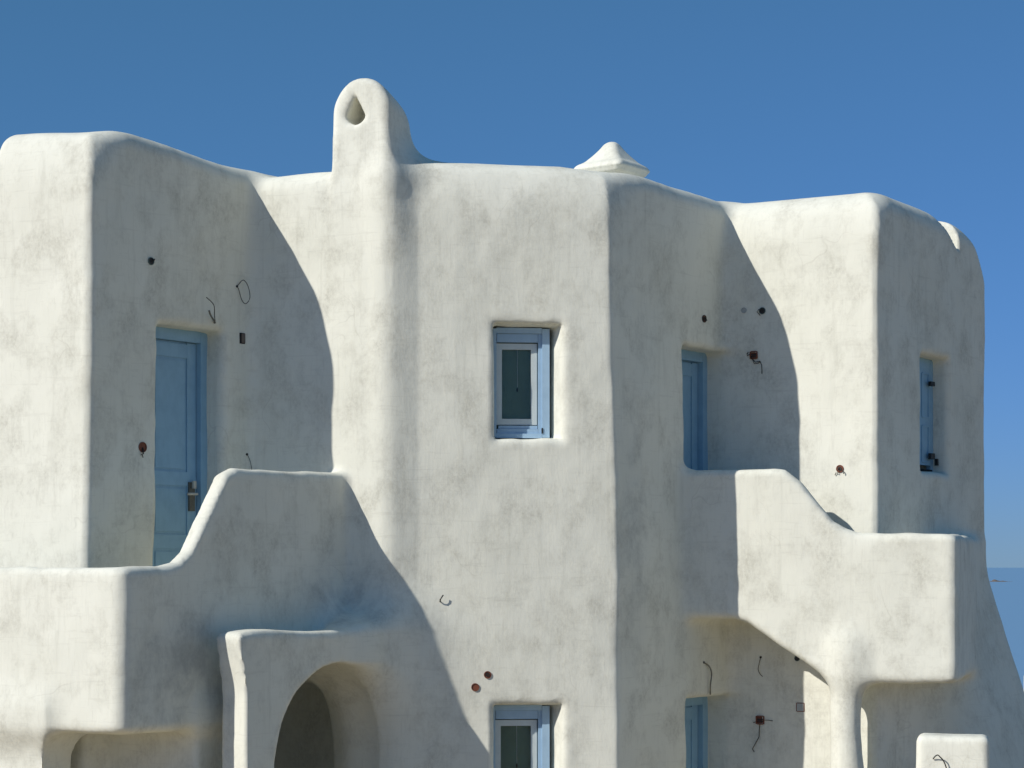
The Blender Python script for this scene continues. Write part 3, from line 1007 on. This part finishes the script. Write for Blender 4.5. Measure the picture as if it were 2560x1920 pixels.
def wire(P, pts, r, label, mat="black", lift=0.004, cat="cable", hole=True):
    b = bmesh.new()
    q = [surf(P, u, v) + P.n * (lift + (l if l else 0)) for u, v, l in pts]
    # smooth by Catmull-Rom
    out = []
    for i in range(len(q) - 1):
        p0, p1, p2, p3 = q[max(i - 1, 0)], q[i], q[i + 1], q[min(i + 2, len(q) - 1)]
        for k in range(5):
            t = k / 5
            out.append(0.5 * ((2 * p1) + (p2 - p0) * t + (2 * p0 - 5 * p1 + 4 * p2 - p3) * t * t + (3 * p1 - p0 - 3 * p2 + p3) * t ** 3))
    out.append(q[-1])
    add_tube(b, out, r * 0.72, 6)
    root = bm_object("cable", b, M[mat], None, smooth=True)
    tag(root, label, cat, "loose cables hanging from the walls")
    if hole:
        h = bmesh.new(); add_disc(h, surf(P, pts[0][0], pts[0][1]) - P.n * 0.01, P.n, 0.010, 0.016, 12)
        bm_object("outlet", h, M["black"], root)
    return root

wire(P_L, [(592, 716, 0), (600, 701, .03), (610, 716, .04), (615, 745, .04), (607, 760, .03), (599, 750, .02), (594, 725, .01), (592, 716, 0)], 0.0042,
     "thin wire loop on the shaded wall right above the leftmost door")
wire(P_L, [(536, 806, .005), (522, 790, .06), (512, 768, .10), (500, 757, .12), (486, 747, .13)], 0.005, "long bent wire sticking out above the leftmost door")
wire(P_L, [(536, 807, .006), (524, 797, .03), (512, 789, .06), (506, 778, .07)], 0.010, "short thick grey cable end above the leftmost door", "steel", hole=False)
wire(P_L, [(617, 1136, 0), (622, 1152, .01), (626, 1178, .015)], 0.003, "fine wire hanging just above the left balcony parapet")
wire(P_C, [(1759, 1656, 0), (1768, 1667, .02), (1773, 1685, .02), (1770, 1712, .02), (1771, 1736, .015)], 0.0085, "thick cable hanging above the lower blue door", "steel")
wire(P_R, [(1902, 1643, 0), (1900, 1660, .02), (1898, 1674, .02), (1903, 1685, .02), (1909, 1691, .02)], 0.0045, "short cable dangling under the right balcony above the square box")

def square_box(P, u, v, half, label, wires, lip=True):
    q = surf(P, u, v)
    b = bmesh.new()
    for s in (-1, 1):
        add_box(b, q + P.d * half * s, P.d, P.n, Z, 0.004, 0.016, half)
        add_box(b, q + Z * half * s, P.d, P.n, Z, half - 0.006, 0.0155, 0.004)
    root = bm_object("switch_box", b, M["terracotta"])
    tag(root, label, "switch box")
    b = bmesh.new(); add_box(b, q - P.n * 0.004, P.d, P.n, Z, half - 0.006, 0.006, half - 0.006)
    bm_object("back_plate", b, M["terracotta"], root)
    for zz in (-0.3, 0.15):
        b = bmesh.new(); add_box(b, q + P.n * 0.006 + Z * half * zz, P.d, P.n, Z, half * 0.75, 0.005, half * 0.13)
        bm_object("terminal_strip", b, M["black"], root)
    for pts, r in wires:
        b = bmesh.new()
        add_tube(b, [surf(P, a, c) + P.n * (0.012 + 0.01 * math.sin(i * 2.1)) for i, (a, c) in enumerate(pts)], r, 6)
        bm_object("wire", b, M["black"], root, smooth=True)
    return root
square_box(P_R, 1885, 888, 0.031, "rusty square switch box in the shade beside the upper door", [
    ([(1876, 886), (1870, 890), (1868, 884), (1872, 881)], 0.004), ([(1882, 897), (1890, 906), (1900, 903), (1905, 912), (1907, 925), (1905, 934)], 0.0035),
    ([(1880, 893), (1888, 910), (1896, 908), (1902, 904)], 0.003)])
square_box(P_R, 1901, 1800, 0.034, "rusty square switch box under the right balcony with a trailing wire", [
    ([(1901, 1810), (1900, 1826), (1898, 1842), (1890, 1858), (1883, 1872), (1886, 1880)], 0.0035), ([(1910, 1800), (1922, 1800), (1932, 1802)], 0.003),
    ([(1892, 1804), (1885, 1806)], 0.003)])
b = bmesh.new(); q = surf(P_R, 2001, 1768)
add_box(b, q, P_R.d, P_R.n, Z, 0.030, 0.006, 0.032)
cv = bm_object("cover_plate", b, M["greyplastic"], None, 0.003)
tag(cv, "plain square grey cover plate on the shaded wall under the right balcony", "cover plate")
b = bmesh.new()
for s in (-1, 1):
    add_box(b, q + P_R.d * 0.034 * s, P_R.d, P_R.n, Z, 0.003, 0.005, 0.036)
    add_box(b, q + Z * 0.0355 * s, P_R.d, P_R.n, Z, 0.030, 0.0045, 0.003)
bm_object("seam", b, M["terracotta"], cv)

# small broken-out hole beside the left door
b = bmesh.new(); q = surf(P_L, 605, 846)
add_box(b, q + P_L.n * 0.0, P_L.d, P_L.n, Z, 0.028, 0.006, 0.043)
h = bm_object("switch_recess", b, M["darkgap"], None, 0.01)
tag(h, "small dark switch recess right of the leftmost door", "recess")
b = bmesh.new(); add_box(b, q + P_L.n * 0.006 + P_L.d * 0.008, P_L.d, P_L.n, Z, 0.020, 0.004, 0.036)
bm_object("mortar", b, M["rock"], h, 0.004)

# iron hook on the middle block
b = bmesh.new()
hq = surf(P_F, 1100, 1497)
add_tube(b, [hq - P_F.n * 0.02 - Z * 0.02, hq + P_F.n * 0.02 - Z * 0.022, hq + P_F.n * 0.034 - Z * 0.006, hq + P_F.n * 0.036 + P_F.d * 0.012 + Z * 0.014, hq + P_F.n * 0.03 + P_F.d * 0.024 + Z * 0.030], 0.0055, 7)
hk = bm_object("wall_hook", b, M["iron"], None, smooth=True)
tag(hk, "small dark iron hook on the sunlit middle wall above the shadow", "hook")

# ------------------------------------------------------------------ low pier in the garden, front right
def s_pier(x, y, z):
    cx, cy = 3.32, 15.05
    a = (x - cx) * 0.97 + (y - cy) * -0.24
    b = (x - cx) * 0.24 + (y - cy) * 0.97
    return rbox(a, b, z + 2.35, 0.262 + 0.01 * sstep(-z, 1.3, 1.8), 0.14, 1.085, 0.05)
Vp, Fp = mesh_sdf(s_pier, (2.9, 14.6, -3.5), (3.8, 15.6, -1.0), 0.02)
npn = vnormals(Vp, Fp); Vp = trowel(Vp, npn, 0.6); npn = vnormals(Vp, Fp)
pier = bpy.data.objects.new("garden_pier", None); COL.objects.link(pier); pier.location = (3.32, 15.05, 0)
tag(pier, "low white plastered pier with rounded top in front of the right balcony", "pier")
link_mesh("body", build_mesh("body", Vp, Fp, npn), M["plaster"], pier, smooth=False)
P_P = Plane((3.32 - 0.24 * 0.14, 15.05 - 0.97 * 0.14), (0.97, -0.24))
wire(P_P, [(2333, 1897, .01), (2338, 1890, .03), (2345, 1886, .05), (2352, 1892, .05), (2358, 1899, .04), (2364, 1912, .03), (2370, 1935, .0)], 0.0065,
     "bent dark cable sticking up against the low white pier", hole=False)

# ------------------------------------------------------------------ far away: a reef in the sea and a white wall end beyond the house
def islet():
    bm = bmesh.new()
    rnd = random.Random(5)
    Y = 8500.0
    cx = (2498 - 1280) / FPX * Y
    n = 30
    top = []; bot = []
    for i in range(n + 1):
        t = i / n
        x = cx + (t - 0.5) * 110
        hgt = max(0.6, 9 * math.exp(-((t - 0.32) / 0.13) ** 2) + 4 * math.exp(-((t - 0.62) / 0.2) ** 2) + rnd.uniform(-.8, .8))
        w = 14 + 20 * math.sin(math.pi * t)
        top.append([bm.verts.new((x, Y + s * w * 0.35, -60 + hgt * (1 - 0.35 * abs(s)))) for s in (-1, 0, 1)])
        bot.append([bm.verts.new((x, Y + s * w, -61)) for s in (-1, 1)])
    for i in range(n):
        a, c = top[i], top[i + 1]
        bm.faces.new([a[0], c[0], c[1], a[1]]); bm.faces.new([a[1], c[1], c[2], a[2]])
        bm.faces.new([bot[i][0], bot[i + 1][0], c[0], a[0]]); bm.faces.new([a[2], c[2], bot[i + 1][1], bot[i][1]])
    o = bm_object("islet", bm, M["rock"])
    tag(o, "low dark rocky islet far out on the sea", "islet", kind="structure")
islet()

bm = bmesh.new()
Yw = 34.0
add_box(bm, ((2649 - 1280) / FPX * Yw, Yw, (HOR - 1690) / FPX * Yw + EYE - 1.0), Vector((1, 0, 0)), Vector((0, 1, 0)), Z, (2640 - 2556) / FPX * Yw, 0.15, 1.0)
w = bm_object("terrace_wall", bm, M["plaster"], None, 0.05, 3)
tag(w, "white terrace wall peeping out at the far right behind the flared house foot", "wall")
